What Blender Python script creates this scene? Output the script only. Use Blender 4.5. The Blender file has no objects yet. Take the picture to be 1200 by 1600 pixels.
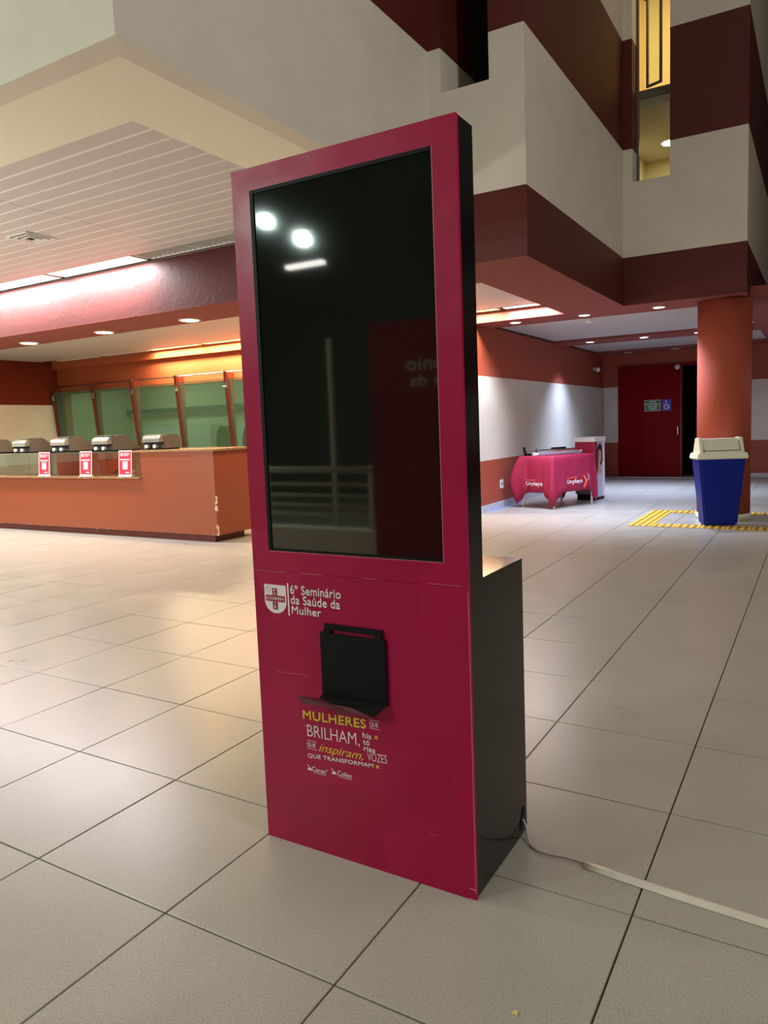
import bpy, bmesh, math, random
from mathutils import Vector, Matrix
random.seed(7)
SC = bpy.context.scene
COL = SC.collection

# ---------------------------------------------------------------- camera
cam_d = bpy.data.cameras.new('camera'); cam = bpy.data.objects.new('camera', cam_d); COL.objects.link(cam)
F, CX, CY = 1140.15, 623.3, 781.4
cam_d.sensor_fit = 'VERTICAL'; cam_d.sensor_height = 24.0; cam_d.sensor_width = 18.0
cam_d.lens = F/1600*24.0
cam_d.shift_x = (600-CX)/1600; cam_d.shift_y = (CY-800)/1600
cam_d.clip_start = .05; cam_d.clip_end = 100
r_ = Vector((.866, .498, -.036)).normalized(); f_ = Vector((-.499, .860, -.102)).normalized()
r_ = (r_ - f_*r_.dot(f_)).normalized(); u_ = r_.cross(f_)
cam.matrix_world = Matrix(((r_.x, u_.x, -f_.x, 4.885), (r_.y, u_.y, -f_.y, -1.278), (r_.z, u_.z, -f_.z, 1.301), (0, 0, 0, 1)))
SC.camera = cam

# ---------------------------------------------------------------- world and exposure
w = bpy.data.worlds.new('night'); SC.world = w; w.use_nodes = True
w.node_tree.nodes['Background'].inputs[0].default_value = (.60, .66, .80, 1)
w.node_tree.nodes['Background'].inputs[1].default_value = .02
SC.view_settings.view_transform = 'Standard'; SC.view_settings.look = 'None'
SC.view_settings.exposure = 0.0; SC.view_settings.gamma = 1.0
SC.view_settings.use_curve_mapping = False

# ---------------------------------------------------------------- lights
def aim(o, d): o.rotation_euler = Vector(d).to_track_quat('-Z', 'Y').to_euler()
def area(name, loc, d, sx, sy, power, col, spread=180):
    l = bpy.data.lights.new(name, 'AREA'); l.shape = 'RECTANGLE'; l.size = sx; l.size_y = sy
    l.energy = power; l.color = col; l.spread = math.radians(spread)
    o = bpy.data.objects.new(name, l); COL.objects.link(o); o.location = loc; aim(o, d); return o
def spot(name, loc, d, power, col, ang=110, blend=.6, rad=.05):
    l = bpy.data.lights.new(name, 'SPOT'); l.energy = power; l.color = col
    l.spot_size = math.radians(ang); l.spot_blend = blend; l.shadow_soft_size = rad
    o = bpy.data.objects.new(name, l); COL.objects.link(o); o.location = loc; aim(o, d); return o
NEUT = (1, .93, .80); WARM = (1, .78, .46); COOL = (.80, .86, 1); GREEN = (.78, 1, .88); WW = (1, .88, .66)
# lamps of the tall hall, mounted at the height of the first gallery, out of view
for x, y, z, p, c in ((7.6, 3.0, 3.9, 18, NEUT), (7.0, -3.5, 3.9, 24, NEUT), (2.6, -5.0, 3.9, 26, NEUT), (-1.2, -3.0, 3.4, 120, (.90, 1, .88))):
    area('hall_light', (x, y, z), (0, 0, -1), .9, .9, p, c)
for x, y, p in ((6.5, 1.5, 26), (2.0, -4.0, 34), (6.5, -4.5, 24)):
    area('hall_roof_light', (x, y, 8.7), (0, 0, -1), 1.2, 1.2, p, NEUT)
# unseen lamp added low on the left to brighten the fascia and cream soffit
area('added_uplight', (-4.3, -.6, .9), (.42, .30, 1), .8, .8, 200, (1, .95, .84))
area('hall_side_light', (8.8, -.5, 3.8), (-1, .55, .16), .5, .5, 110, (.97, .98, 1), 150)
# two floodlights on the far side of the hall, behind the camera
for x, y, z in ((-1.80, -6.0, 4.16), (-1.18, -6.0, 3.83)):
    area('flood_light', (x, y, z), (.55, .78, -.45), .08, .08, 80, GREEN)
# warm row of downlights in the red beam over the counter
DL_WARM = ((-6.5, 5.3), (-4.945, 5.3), (-3.33, 5.3), (-1.77, 5.3), (-.2, 5.3))
for x, y in DL_WARM: spot('downlight', (x, y, 2.635), (0, 0, -1), 80, (1, .80, .42), 130, .7, .06)
# cool downlights of the corridor
DL_COOL = ((1.183, 8.5), (2.147, 8.5), (3.09, 8.5), (1.27, 11.97), (2.204, 11.97), (3.09, 11.97))
for x, y in DL_COOL: spot('downlight', (x, y, 2.635), (0, 0, -1), 150 if (x < 1.2) else 420, (.54, .67, 1), 104, 1, .06)
for x, y in ((5.4, 9.5), (5.4, 12.5)): spot('downlight', (x, y, 2.6), (0, 0, -1), 50, (.78, .84, 1), 150, .6, .08)
# strip lights in the ceilings (the tubes below carry the fixtures)
for x0, x1 in ((-7.8, -6.35), (-6.3, -4.75), (-4.68, -3.22), (-3.15, -1.70)):
    area('strip_light', ((x0+x1)/2, 4.52, 3.205), (0, .15, -1), x1-x0-.06, .16, 72, (1, .95, 1))
for x0, x1 in ((-5.6, -4.4), (-4.3, -3.1), (-3.0, -1.8), (-1.7, -.5), (-.1, 1.10)):
    area('strip_light', ((x0+x1)/2, 8.08, 2.775), (0, 0, -1), x1-x0, .10, 60, WARM)
area('strip_light', (1.54, 8.08, 2.775), (0, 0, -1), .66, .12, 30, (1, .93, .95))
# general panels in the left hall ceiling, out of view
for x, y in ((-6.2, 3.0), (-3.4, 2.9)): pass
area('panel_light', (-8.3, 3.2, 3.2), (0, 0, -1), 1.2, 1.2, 90, (.92, 1, .93))
area('left_hall_light', (-6.5, -1.2, 4.2), (.35, .25, -1), 2.0, 1.4, 330, (.93, 1, .93))
# lit rooms behind the niche window and the counter windows
area('upper_room_light', (3.1, 8.85, 7.2), (0, .6, -1), .5, .3, 26, (1, .80, .42))
area('mid_room_light', (2.99, 9.9, 5.08), (0, 0, -1), .24, .24, 6.0, (1, .85, .6)).data.shape = 'DISK'
for x in (-7.2, -4.6, -2.0): area('back_room_light', (x, 9.2, 2.6), (0, 0, -1), 1.0, .4, 24, (.86, 1, .85))

# ---------------------------------------------------------------- materials
def newmat(name):
    m = bpy.data.materials.new(name); m.use_nodes = True
    return m, m.node_tree, m.node_tree.nodes['Principled BSDF']
def mat(name, c, rough=.5, metal=0, spec=.5, coat=0, coat_r=.1, noise=0, nscale=8, bump=0, bscale=60, trans=0, emis=None, est=1, alpha=1, ior=1.45, stretch=None):
    m, nt, b = newmat(name); N = nt.nodes; L = nt.links
    b.inputs['Base Color'].default_value = (*c, 1); b.inputs['Roughness'].default_value = rough
    b.inputs['Metallic'].default_value = metal; b.inputs['Specular IOR Level'].default_value = spec
    b.inputs['Coat Weight'].default_value = coat; b.inputs['Coat Roughness'].default_value = coat_r
    b.inputs['Transmission Weight'].default_value = trans; b.inputs['Alpha'].default_value = alpha; b.inputs['IOR'].default_value = ior
    if emis: b.inputs['Emission Color'].default_value = (*emis, 1); b.inputs['Emission Strength'].default_value = est
    if noise or bump:
        tc = N.new('ShaderNodeTexCoord'); mp = N.new('ShaderNodeMapping'); L.new(tc.outputs['Object'], mp.inputs[0])
        if stretch: mp.inputs['Scale'].default_value = stretch
    if noise:
        n = N.new('ShaderNodeTexNoise'); n.inputs['Scale'].default_value = nscale; n.inputs['Detail'].default_value = 4
        L.new(mp.outputs[0], n.inputs['Vector'])
        mx = N.new('ShaderNodeMix'); mx.data_type = 'RGBA'
        mx.inputs[6].default_value = (*[v*(1-noise) for v in c], 1); mx.inputs[7].default_value = (*[min(1, v*(1+noise)) for v in c], 1)
        L.new(n.outputs['Fac'], mx.inputs[0]); L.new(mx.outputs[2], b.inputs['Base Color'])
    if bump:
        n2 = N.new('ShaderNodeTexNoise'); n2.inputs['Scale'].default_value = bscale; n2.inputs['Detail'].default_value = 5
        L.new(mp.outputs[0], n2.inputs['Vector'])
        bp = N.new('ShaderNodeBump'); bp.inputs['Strength'].default_value = bump; bp.inputs['Distance'].default_value = .02
        L.new(n2.outputs['Fac'], bp.inputs['Height']); L.new(bp.outputs[0], b.inputs['Normal'])
    return m
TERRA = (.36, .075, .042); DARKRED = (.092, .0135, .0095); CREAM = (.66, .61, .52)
def band_paint():
    # wall paint in horizontal bands: terracotta and off-white, over trowelled plaster
    m, nt, b = newmat('banded_wall_paint'); N = nt.nodes; L = nt.links
    g = N.new('ShaderNodeNewGeometry'); s = N.new('ShaderNodeSeparateXYZ'); L.new(g.outputs['Position'], s.inputs[0])
    def between(a, c):
        x = N.new('ShaderNodeMath'); x.operation = 'GREATER_THAN'; L.new(s.outputs[2], x.inputs[0]); x.inputs[1].default_value = a
        y = N.new('ShaderNodeMath'); y.operation = 'LESS_THAN'; L.new(s.outputs[2], y.inputs[0]); y.inputs[1].default_value = c
        z = N.new('ShaderNodeMath'); z.operation = 'MULTIPLY'; L.new(x.outputs[0], z.inputs[0]); L.new(y.outputs[0], z.inputs[1]); return z
    o = None
    for a, c in ((.745, 1.955), (3.236, 4.50), (5.75, 20)):
        k = between(a, c)
        if o is None: o = k
        else:
            p = N.new('ShaderNodeMath'); p.operation = 'ADD'; L.new(o.outputs[0], p.inputs[0]); L.new(k.outputs[0], p.inputs[1]); o = p
    mx = N.new('ShaderNodeMix'); mx.data_type = 'RGBA'; mx.inputs[6].default_value = (*TERRA, 1); mx.inputs[7].default_value = (*CREAM, 1)
    L.new(o.outputs[0], mx.inputs[0])
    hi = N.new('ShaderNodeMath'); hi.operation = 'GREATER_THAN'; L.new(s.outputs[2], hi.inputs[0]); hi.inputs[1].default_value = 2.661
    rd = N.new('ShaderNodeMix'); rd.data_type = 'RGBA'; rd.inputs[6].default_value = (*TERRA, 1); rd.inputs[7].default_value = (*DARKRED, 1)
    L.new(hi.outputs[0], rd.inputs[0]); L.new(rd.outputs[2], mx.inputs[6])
    n = N.new('ShaderNodeTexNoise'); n.inputs['Scale'].default_value = 2.5; n.inputs['Detail'].default_value = 4; L.new(g.outputs['Position'], n.inputs['Vector'])
    mr = N.new('ShaderNodeMapRange'); mr.inputs[3].default_value = .88; mr.inputs[4].default_value = 1.08; L.new(n.outputs['Fac'], mr.inputs[0])
    ml = N.new('ShaderNodeMix'); ml.data_type = 'RGBA'; ml.blend_type = 'MULTIPLY'; ml.inputs[0].default_value = 1
    L.new(mx.outputs[2], ml.inputs[6]); L.new(mr.outputs[0], ml.inputs[7]); L.new(ml.outputs[2], b.inputs['Base Color'])
    b.inputs['Roughness'].default_value = .55; b.inputs['Specular IOR Level'].default_value = .35
    plaster(nt, b, g.outputs['Position']); return m
def plaster(nt, b, src):
    N = nt.nodes; L = nt.links
    v = N.new('ShaderNodeTexNoise'); v.inputs['Scale'].default_value = 7; v.inputs['Detail'].default_value = 6; v.inputs['Distortion'].default_value = 2.2
    L.new(src, v.inputs['Vector'])
    r = N.new('ShaderNodeMapRange'); r.inputs[1].default_value = .52; r.inputs[2].default_value = .72; L.new(v.outputs['Fac'], r.inputs[0])
    bp = N.new('ShaderNodeBump'); bp.inputs['Strength'].default_value = .22; bp.inputs['Distance'].default_value = .006
    L.new(r.outputs[0], bp.inputs['Height']); L.new(bp.outputs[0], b.inputs['Normal'])
def plaster_mat(name, c, rough=.75):
    m, nt, b = newmat(name); b.inputs['Base Color'].default_value = (*c, 1); b.inputs['Roughness'].default_value = rough
    b.inputs['Specular IOR Level'].default_value = .15
    g = nt.nodes.new('ShaderNodeNewGeometry'); plaster(nt, b, g.outputs['Position']); return m
def tile_mat():
    m, nt, b = newmat('speckled_beige_porcelain'); N = nt.nodes; L = nt.links
    g = N.new('ShaderNodeNewGeometry'); oi = N.new('ShaderNodeObjectInfo')
    n = N.new('ShaderNodeTexNoise'); n.inputs['Scale'].default_value = 260; n.inputs['Detail'].default_value = 3; L.new(g.outputs['Position'], n.inputs['Vector'])
    cr = N.new('ShaderNodeValToRGB'); L.new(n.outputs['Fac'], cr.inputs[0])
    cr.color_ramp.elements[0].position = .36; cr.color_ramp.elements[0].color = (.30, .275, .235, 1)
    cr.color_ramp.elements[1].position = .66; cr.color_ramp.elements[1].color = (.45, .42, .37, 1)
    n2 = N.new('ShaderNodeTexNoise'); n2.inputs['Scale'].default_value = 3; n2.inputs['Detail'].default_value = 5; L.new(g.outputs['Position'], n2.inputs['Vector'])
    mr = N.new('ShaderNodeMapRange'); mr.inputs[3].default_value = .90; mr.inputs[4].default_value = 1.10; L.new(n2.outputs['Fac'], mr.inputs[0])
    ml = N.new('ShaderNodeMix'); ml.data_type = 'RGBA'; ml.blend_type = 'MULTIPLY'; ml.inputs[0].default_value = 1
    L.new(cr.outputs[0], ml.inputs[6]); L.new(mr.outputs[0], ml.inputs[7]); L.new(ml.outputs[2], b.inputs['Base Color'])
    r2 = N.new('ShaderNodeMapRange'); r2.inputs[3].default_value = .24; r2.inputs[4].default_value = .36; L.new(n2.outputs['Fac'], r2.inputs[0])
    L.new(r2.outputs[0], b.inputs['Roughness']); b.inputs['Specular IOR Level'].default_value = .6
    bp = N.new('ShaderNodeBump'); bp.inputs['Strength'].default_value = .05; bp.inputs['Distance'].default_value = .001
    L.new(n.outputs['Fac'], bp.inputs['Height']); L.new(bp.outputs[0], b.inputs['Normal'])
    return m
def vinyl_mat():
    m = mat('magenta_vinyl_wrap', (.36, .004, .042), .45, spec=.12, coat=.22, coat_r=.25)
    nt = m.node_tree; N = nt.nodes; L = nt.links; b = N['Principled BSDF']
    g = N.new('ShaderNodeNewGeometry'); v = N.new('ShaderNodeTexVoronoi'); v.distance = 'CHEBYCHEV'; v.inputs['Scale'].default_value = 5.5
    L.new(g.outputs['Position'], v.inputs['Vector'])
    bw = N.new('ShaderNodeRGBToBW'); L.new(v.outputs['Color'], bw.inputs[0])
    mx = N.new('ShaderNodeMix'); mx.data_type = 'RGBA'; mx.inputs[6].default_value = (.30, .0015, .040, 1); mx.inputs[7].default_value = (.37, .006, .060, 1)
    L.new(bw.outputs[0], mx.inputs[0]); L.new(mx.outputs[2], b.inputs['Base Color'])
    n = N.new('ShaderNodeTexNoise'); n.inputs['Scale'].default_value = 3.0; L.new(g.outputs['Position'], n.inputs['Vector'])
    bp = N.new('ShaderNodeBump'); bp.inputs['Strength'].default_value = .25; bp.inputs['Distance'].default_value = .03
    L.new(n.outputs['Fac'], bp.inputs['Height']); L.new(bp.outputs[0], b.inputs['Normal']); L.new(bp.outputs[0], b.inputs['Coat Normal']); return m
def granite_mat():
    m, nt, b = newmat('warm_granite'); N = nt.nodes; L = nt.links
    g = N.new('ShaderNodeNewGeometry'); n = N.new('ShaderNodeTexNoise'); n.inputs['Scale'].default_value = 70; n.inputs['Detail'].default_value = 6
    L.new(g.outputs['Position'], n.inputs['Vector']); cr = N.new('ShaderNodeValToRGB'); L.new(n.outputs['Fac'], cr.inputs[0])
    cr.color_ramp.elements[0].position = .38; cr.color_ramp.elements[0].color = (.17, .07, .03, 1)
    cr.color_ramp.elements[1].position = .6; cr.color_ramp.elements[1].color = (.46, .27, .13, 1)
    L.new(cr.outputs[0], b.inputs['Base Color']); b.inputs['Roughness'].default_value = .2; return m
def counter_mat():
    # terracotta paint with chips of bare white plaster along the corner and the foot
    m, nt, b = newmat('chipped_terracotta_counter'); N = nt.nodes; L = nt.links
    g = N.new('ShaderNodeNewGeometry'); s = N.new('ShaderNodeSeparateXYZ'); L.new(g.outputs['Position'], s.inputs[0])
    def rng(i, a, c):
        r = N.new('ShaderNodeMapRange'); r.inputs[1].default_value = a; r.inputs[2].default_value = c; L.new(s.outputs[i], r.inputs[0]); return r
    ux = rng(0, -1.30, -1.235); zz = rng(2, .13, .085)
    zl = N.new('ShaderNodeMath'); zl.operation = 'LESS_THAN'; L.new(s.outputs[2], zl.inputs[0]); zl.inputs[1].default_value = .55
    e1 = N.new('ShaderNodeMath'); e1.operation = 'MULTIPLY'; L.new(ux.outputs[0], e1.inputs[0]); L.new(zl.outputs[0], e1.inputs[1])
    yl = N.new('ShaderNodeMath'); yl.operation = 'LESS_THAN'; L.new(s.outputs[1], yl.inputs[0]); yl.inputs[1].default_value = 5.03
    e2 = N.new('ShaderNodeMath'); e2.operation = 'MULTIPLY'; L.new(e1.outputs[0], e2.inputs[0]); L.new(yl.outputs[0], e2.inputs[1])
    mxx = N.new('ShaderNodeMath'); mxx.operation = 'MAXIMUM'; L.new(e2.outputs[0], mxx.inputs[0])
    z2 = N.new('ShaderNodeMath'); z2.operation = 'MULTIPLY'; L.new(zz.outputs[0], z2.inputs[0]); z2.inputs[1].default_value = .8; L.new(z2.outputs[0], mxx.inputs[1])
    n = N.new('ShaderNodeTexNoise'); n.inputs['Scale'].default_value = 14; n.inputs['Detail'].default_value = 3; L.new(g.outputs['Position'], n.inputs['Vector'])
    ad = N.new('ShaderNodeMath'); ad.operation = 'MULTIPLY'; L.new(n.outputs['Fac'], ad.inputs[0]); L.new(mxx.outputs[0], ad.inputs[1])
    th = N.new('ShaderNodeMath'); th.operation = 'GREATER_THAN'; L.new(ad.outputs[0], th.inputs[0]); th.inputs[1].default_value = .47
    mx = N.new('ShaderNodeMix'); mx.data_type = 'RGBA'; mx.inputs[6].default_value = (.28, .060, .020, 1); mx.inputs[7].default_value = (.75, .68, .58, 1)
    L.new(th.outputs[0], mx.inputs[0]); L.new(mx.outputs[2], b.inputs['Base Color']); b.inputs['Roughness'].default_value = .38; return m
M = dict(
 band=band_paint(), cream=plaster_mat('cream_soffit_plaster', (.82, .76, .62)), orangewall=plaster_mat('orange_lit_plaster', (.42, .104, .044)), darkred=plaster_mat('dark_red_plaster', (.17, .024, .010)), browngranite=mat('polished_brown_granite', (.16, .065, .028), .25, noise=.4, nscale=60), redsoffit=plaster_mat('bluish_lit_soffit_plaster', (.26, .072, .062)), terra=plaster_mat('terracotta_plaster', TERRA),
 tile=tile_mat(), grout=mat('dark_brown_grout', (.055, .036, .022), .8, bump=.3), white=mat('white_enamel', (.78, .77, .74), .35),
 slat=mat('white_metal_ceiling_slat', (.56, .52, .51), .42), slatgap=mat('pale_slat_backing', (.92, .90, .88), .5),
 vinyl=vinyl_mat(), blackgloss=mat('black_gloss_laminate', (.006, .006, .006), .12, noise=.3, nscale=3), blackmatt=mat('black_powder_coat', (.005, .005, .006), .5, spec=.15),
 screen=mat('dark_screen_glass', (.004, .006, .004), .035, spec=1.0), textw=mat('white_print', (.78, .70, .70), .4), texty=mat('yellow_print', (.72, .50, .04), .4),
 magprint=mat('magenta_print', (.33, .004, .035), .4), granite=granite_mat(), counter=counter_mat(), plinth=mat('dark_red_plinth', (.13, .02, .012), .4, noise=.3),
 glass=mat('clear_greenish_glass', (.90, 1, .95), .02, trans=1, ior=1.45), fin=mat('red_brown_fin_paint', (.17, .028, .014), .4),
 greenglass=mat('green_window_glass', (.42, .70, .52), .05, trans=.85, ior=1.2), chrome=mat('polished_steel', (.75, .75, .75), .22, metal=1),
 grey=mat('grey_brown_machine_plastic', (.115, .098, .088), .35), silver=mat('silver_machine_front', (.55, .56, .50), .2, metal=.8),
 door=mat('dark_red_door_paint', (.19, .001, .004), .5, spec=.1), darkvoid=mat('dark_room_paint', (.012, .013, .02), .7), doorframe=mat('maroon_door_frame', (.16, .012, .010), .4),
 sgreen=mat('green_sign_plastic', (.02, .17, .11), .3), sblue=mat('blue_sign_plastic', (.03, .06, .50), .3),
 blue=mat('deep_blue_plastic', (.001, .012, .20), .4, spec=.25), lid=mat('cream_plastic', (.68, .66, .52), .4, noise=.05),
 cloth=mat('crimson_tablecloth', (.32, .009, .048), .75, noise=.12, nscale=6), yellow=mat('yellow_tactile_rubber', (.80, .52, .03), .45, noise=.12, nscale=20), ybrown=mat('yellow_brown_rubber', (.30, .14, .03), .6),
 baseb=mat('pale_grey_baseboard', (.50, .52, .56), .4), tape=mat('blue_masking_tape', (.12, .32, .85), .5), duct=mat('milky_cable_cover', (.62, .56, .48), .3, noise=.15, nscale=20),
 wire=mat('pinkish_white_cable', (.50, .42, .38), .45), red=mat('bright_red_card', (.80, .03, .06), .35), pinkw=mat('pale_pink_card_edge', (.85, .62, .60), .35),
 wood=mat('beige_cabinet_laminate', (.55, .48, .35), .5), skin=mat('printed_skin', (.62, .27, .20), .4), hair=mat('printed_black_hair', (.012, .008, .010), .4), lilac=mat('printed_lilac', (.45, .45, .62), .4),
 alu=mat('lilac_grey_aluminium', (.50, .50, .62), .3, metal=.4), tube=mat('lit_tube', (1, 1, 1), .5, emis=(1, .95, .88), est=14), tubew=mat('warm_lit_tube', (1, .8, .5), .5, emis=(1, .72, .34), est=9),
 lensw=mat('warm_lamp_lens', (1, .9, .7), .5, emis=(1, .68, .24), est=110), lensc=mat('cool_lamp_lens', (1, 1, 1), .5, emis=(.85, .92, 1), est=10), lensoff=mat('unlit_lamp_lens', (.28, .20, .17), .3),
 chair=mat('dark_green_chair_plastic', (.03, .07, .05), .5), railing=mat('cream_railing_paint', (.75, .72, .55), .45), steelframe=mat('grey_window_frame', (.16, .14, .13), .4, metal=.5),
 darkglass=mat('dark_night_glass', (.010, .006, .010), .06, spec=.6), glow=mat('yellow_lit_wall', (.85, .72, .42), .6), paper=mat('yellow_paper_scrap', (.65, .52, .20), .7),
 smoke=mat('smoky_plum_acrylic', (.10, .015, .03), .2), scuff=mat('worn_pink_edge', (.55, .14, .18), .5), rear=mat('dim_glazed_rear_wall', (.07, .075, .055), .5), nightblack=mat('black_gap', (.003, .003, .003), .8), orange=mat('orange_red_print', (.85, .16, .08), .4), floodlens=mat('floodlight_lens', (1, 1, 1), .4, emis=(.72, 1, .90), est=60))

# ---------------------------------------------------------------- helpers
def box(bm, x0, x1, y0, y1, z0, z1, mi=0, bev=0):
    v = [bm.verts.new(p) for p in ((x0, y0, z0), (x1, y0, z0), (x1, y1, z0), (x0, y1, z0), (x0, y0, z1), (x1, y0, z1), (x1, y1, z1), (x0, y1, z1))]
    fs = [bm.faces.new([v[i] for i in q]) for q in ((3, 2, 1, 0), (4, 5, 6, 7), (0, 1, 5, 4), (1, 2, 6, 5), (2, 3, 7, 6), (3, 0, 4, 7))]
    for f in fs: f.material_index = mi
    if bev:
        es = list({e for f in fs for e in f.edges})
        bmesh.ops.bevel(bm, geom=es, offset=bev, segments=2, affect='EDGES', profile=.7)
    return v
def cyl(bm, p, q, r, n=16, r2=None, mi=0, smooth=True):
    p = Vector(p); q = Vector(q); d = (q-p).normalized(); r2 = r if r2 is None else r2
    a = d.orthogonal().normalized(); b = d.cross(a)
    A = [bm.verts.new(p+(a*math.cos(t)+b*math.sin(t))*r) for t in [2*math.pi*i/n for i in range(n)]]
    B = [bm.verts.new(q+(a*math.cos(t)+b*math.sin(t))*r2) for t in [2*math.pi*i/n for i in range(n)]]
    for i in range(n):
        f = bm.faces.new((A[i], A[(i+1) % n], B[(i+1) % n], B[i])); f.material_index = mi; f.smooth = smooth
    bm.faces.new(A[::-1]).material_index = mi; bm.faces.new(B).material_index = mi
def tube(bm, pts, r, n=8):
    pts = [Vector(p) for p in pts]; rings = []
    for i, p in enumerate(pts):
        d = (pts[min(i+1, len(pts)-1)]-pts[max(i-1, 0)]).normalized()
        s = d.cross(Vector((0, 0, 1)));  s = s.normalized() if s.length > 1e-4 else Vector((1, 0, 0)); t = s.cross(d)
        rings.append([bm.verts.new(p+(s*math.cos(a)+t*math.sin(a))*r) for a in [2*math.pi*k/n for k in range(n)]])
    for A, B in zip(rings, rings[1:]):
        for k in range(n):
            f = bm.faces.new((A[k], A[(k+1) % n], B[(k+1) % n], B[k])); f.smooth = True
    bm.faces.new(rings[0][::-1]); bm.faces.new(rings[-1])
def prism(bm, pts, ax, a, b, mi=0):
    """extrude a 2D outline along an axis: ax 'x' -> pts are (y,z); 'y' -> (x,z); 'z' -> (x,y)"""
    def P(p, t): return {'x': (t, p[0], p[1]), 'y': (p[0], t, p[1]), 'z': (p[0], p[1], t)}[ax]
    A = [bm.verts.new(P(p, a)) for p in pts]; B = [bm.verts.new(P(p, b)) for p in pts]; n = len(pts)
    fs = [bm.faces.new(A), bm.faces.new(B[::-1])]
    for i in range(n): fs.append(bm.faces.new((A[i], B[i], B[(i+1) % n], A[(i+1) % n])))
    for f in fs: f.material_index = mi
def obj(name, bm, ms, parent=None, loc=None, rz=0):
    bmesh.ops.recalc_face_normals(bm, faces=bm.faces[:])
    me = bpy.data.meshes.new(name); bm.to_mesh(me); bm.free()
    for m in (ms if isinstance(ms, (list, tuple)) else [ms]): me.materials.append(m)
    o = bpy.data.objects.new(name, me); COL.objects.link(o)
    if parent: o.parent = parent
    if loc: o.location = loc
    o.rotation_euler.z = rz
    return o
def bx(name, args, m, parent=None, bev=0, loc=None):
    bm = bmesh.new(); box(bm, *args, bev=bev); return obj(name, bm, m, parent, loc)
def tag(o, label=None, cat=None, group=None, kind=None):
    if label: o['label'] = label
    if cat: o['category'] = cat
    if group: o['group'] = group
    if kind: o['kind'] = kind
    return o
def thing(name, label, cat, loc=(0, 0, 0), rz=0, group=None):
    o = bpy.data.objects.new(name, None); COL.objects.link(o); o.location = loc; o.rotation_euler.z = rz
    o.empty_display_size = .1
    return tag(o, label, cat, group)
def struct(name, bm, m, parent=None):
    o = obj(name, bm, m, parent)
    if not parent: o['kind'] = 'structure'
    return o
def dup(o, parent=None):
    c = o.copy(); COL.objects.link(c); c.parent = parent
    for ch in list(o.children): dup(ch, c)
    return c
def boxes(*lst):
    bm = bmesh.new()
    for a in lst: box(bm, *a)
    return bm
def ellipse(cx, cy, rx, ry, n=20): return [(cx+rx*math.cos(2*math.pi*i/n), cy+ry*math.sin(2*math.pi*i/n)) for i in range(n)]

def glyphs(name, s, m, parent, x0, x1, z0, z1, y, bold=0, shear=0, skew=0, axis='y', ext=.0004):
    """flat print of a string fitted into a rectangle; axis 'y' faces -y, axis 'x' faces +x"""
    cu = bpy.data.curves.new(name, 'FONT'); cu.body = s; cu.size = 1; cu.offset = min(bold, 0); cu.shear = shear; cu.resolution_u = 4; cu.space_character = 1+bold*2
    t = bpy.data.objects.new(name, cu); COL.objects.link(t); bpy.context.view_layer.update()
    me = bpy.data.meshes.new_from_object(t.evaluated_get(bpy.context.evaluated_depsgraph_get()))
    bpy.data.objects.remove(t); bpy.data.curves.remove(cu)
    bm = bmesh.new(); bm.from_mesh(me); bpy.data.meshes.remove(me)
    if bold > 0:   # heavier strokes: shifted overlapping copies
        src = bm.faces[:]
        for kz, (dx, dy) in enumerate(((bold*1.5, 0), (bold*.75, bold*.9), (bold*.75, -bold*.9)), 1):
            r = bmesh.ops.duplicate(bm, geom=src)
            for g in r['geom']:
                if isinstance(g, bmesh.types.BMVert): g.co.x += dx; g.co.y += dy; g.co.z = kz
    xs = [v.co.x for v in bm.verts]; zs = [v.co.y for v in bm.verts]; a, b, c, d = min(xs), max(xs), min(zs), max(zs)
    for v in bm.verts:
        tx = (v.co.x-a)/(b-a); tz = (v.co.y-c)/(d-c)
        X = x0+tx*(x1-x0); Z = z0+tz*(z1-z0)+skew*tx
        v.co = (X, y-.00025*v.co.z, Z)
    me = bpy.data.meshes.new(name); bm.to_mesh(me); bm.free(); me.materials.append(m)
    o = bpy.data.objects.new(name, me); COL.objects.link(o); o.parent = parent
    return o

# ================================================================= SETTING
Z0, Z1, T = 2.66, 3.24, .56
# floor: grout bed + single tiles
floor = struct('floor', boxes((-10, 10, -9, 17, -.12, -.005)), M['grout'])
OU, OV = 0.0, 0.0
def tile_bm(x, y):
    bm = bmesh.new(); g = .0026; h = T/2-g
    v0 = [(-h, -h), (h, -h), (h, h), (-h, h)]; c = .0012
    A = [bm.verts.new((x+a, y+b, -.006)) for a, b in v0]; B = [bm.verts.new((x+a, y+b, -c)) for a, b in v0]
    C = [bm.verts.new((x+a*(1-c/h), y+b*(1-c/h), 0)) for a, b in v0]
    for P, Q in ((A, B), (B, C)):
        for i in range(4): bm.faces.new((P[i], P[(i+1) % 4], Q[(i+1) % 4], Q[i]))
    bm.faces.new(C); return bm
ims = cam.matrix_world.inverted()
def seen(x, y):
    p = ims @ Vector((x, y, 0))
    if p.z > -.2: return None
    px = CX+F*p.x/-p.z; py = CY-F*p.y/-p.z
    return (p.length) if -260 < px < 1460 and 560 < py < 1900 else None
cells = []
for i in range(-18, 18):
    for j in range(-17, 30):
        x = OU+(i+.5)*T; y = OV+(j+.5)*T
        if -10 < x < 10 and -9 < y < 16.8: cells.append((seen(x, y), x, y))
near = sorted([c for c in cells if c[0] is not None])[:300]
ns = {(c[1], c[2]) for c in near}
tm = tile_bm(0, 0); tme = bpy.data.meshes.new('tile'); bmesh.ops.recalc_face_normals(tm, faces=tm.faces[:]); tm.to_mesh(tme); tm.free(); tme.materials.append(M['tile'])
for d, x, y in near:
    o = bpy.data.objects.new('tile', tme); COL.objects.link(o); o.parent = floor
    o.location = (x, y, random.uniform(-.0004, .0004)); o.rotation_euler = (random.uniform(-.0012, .0012), random.uniform(-.0012, .0012), 0)
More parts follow.
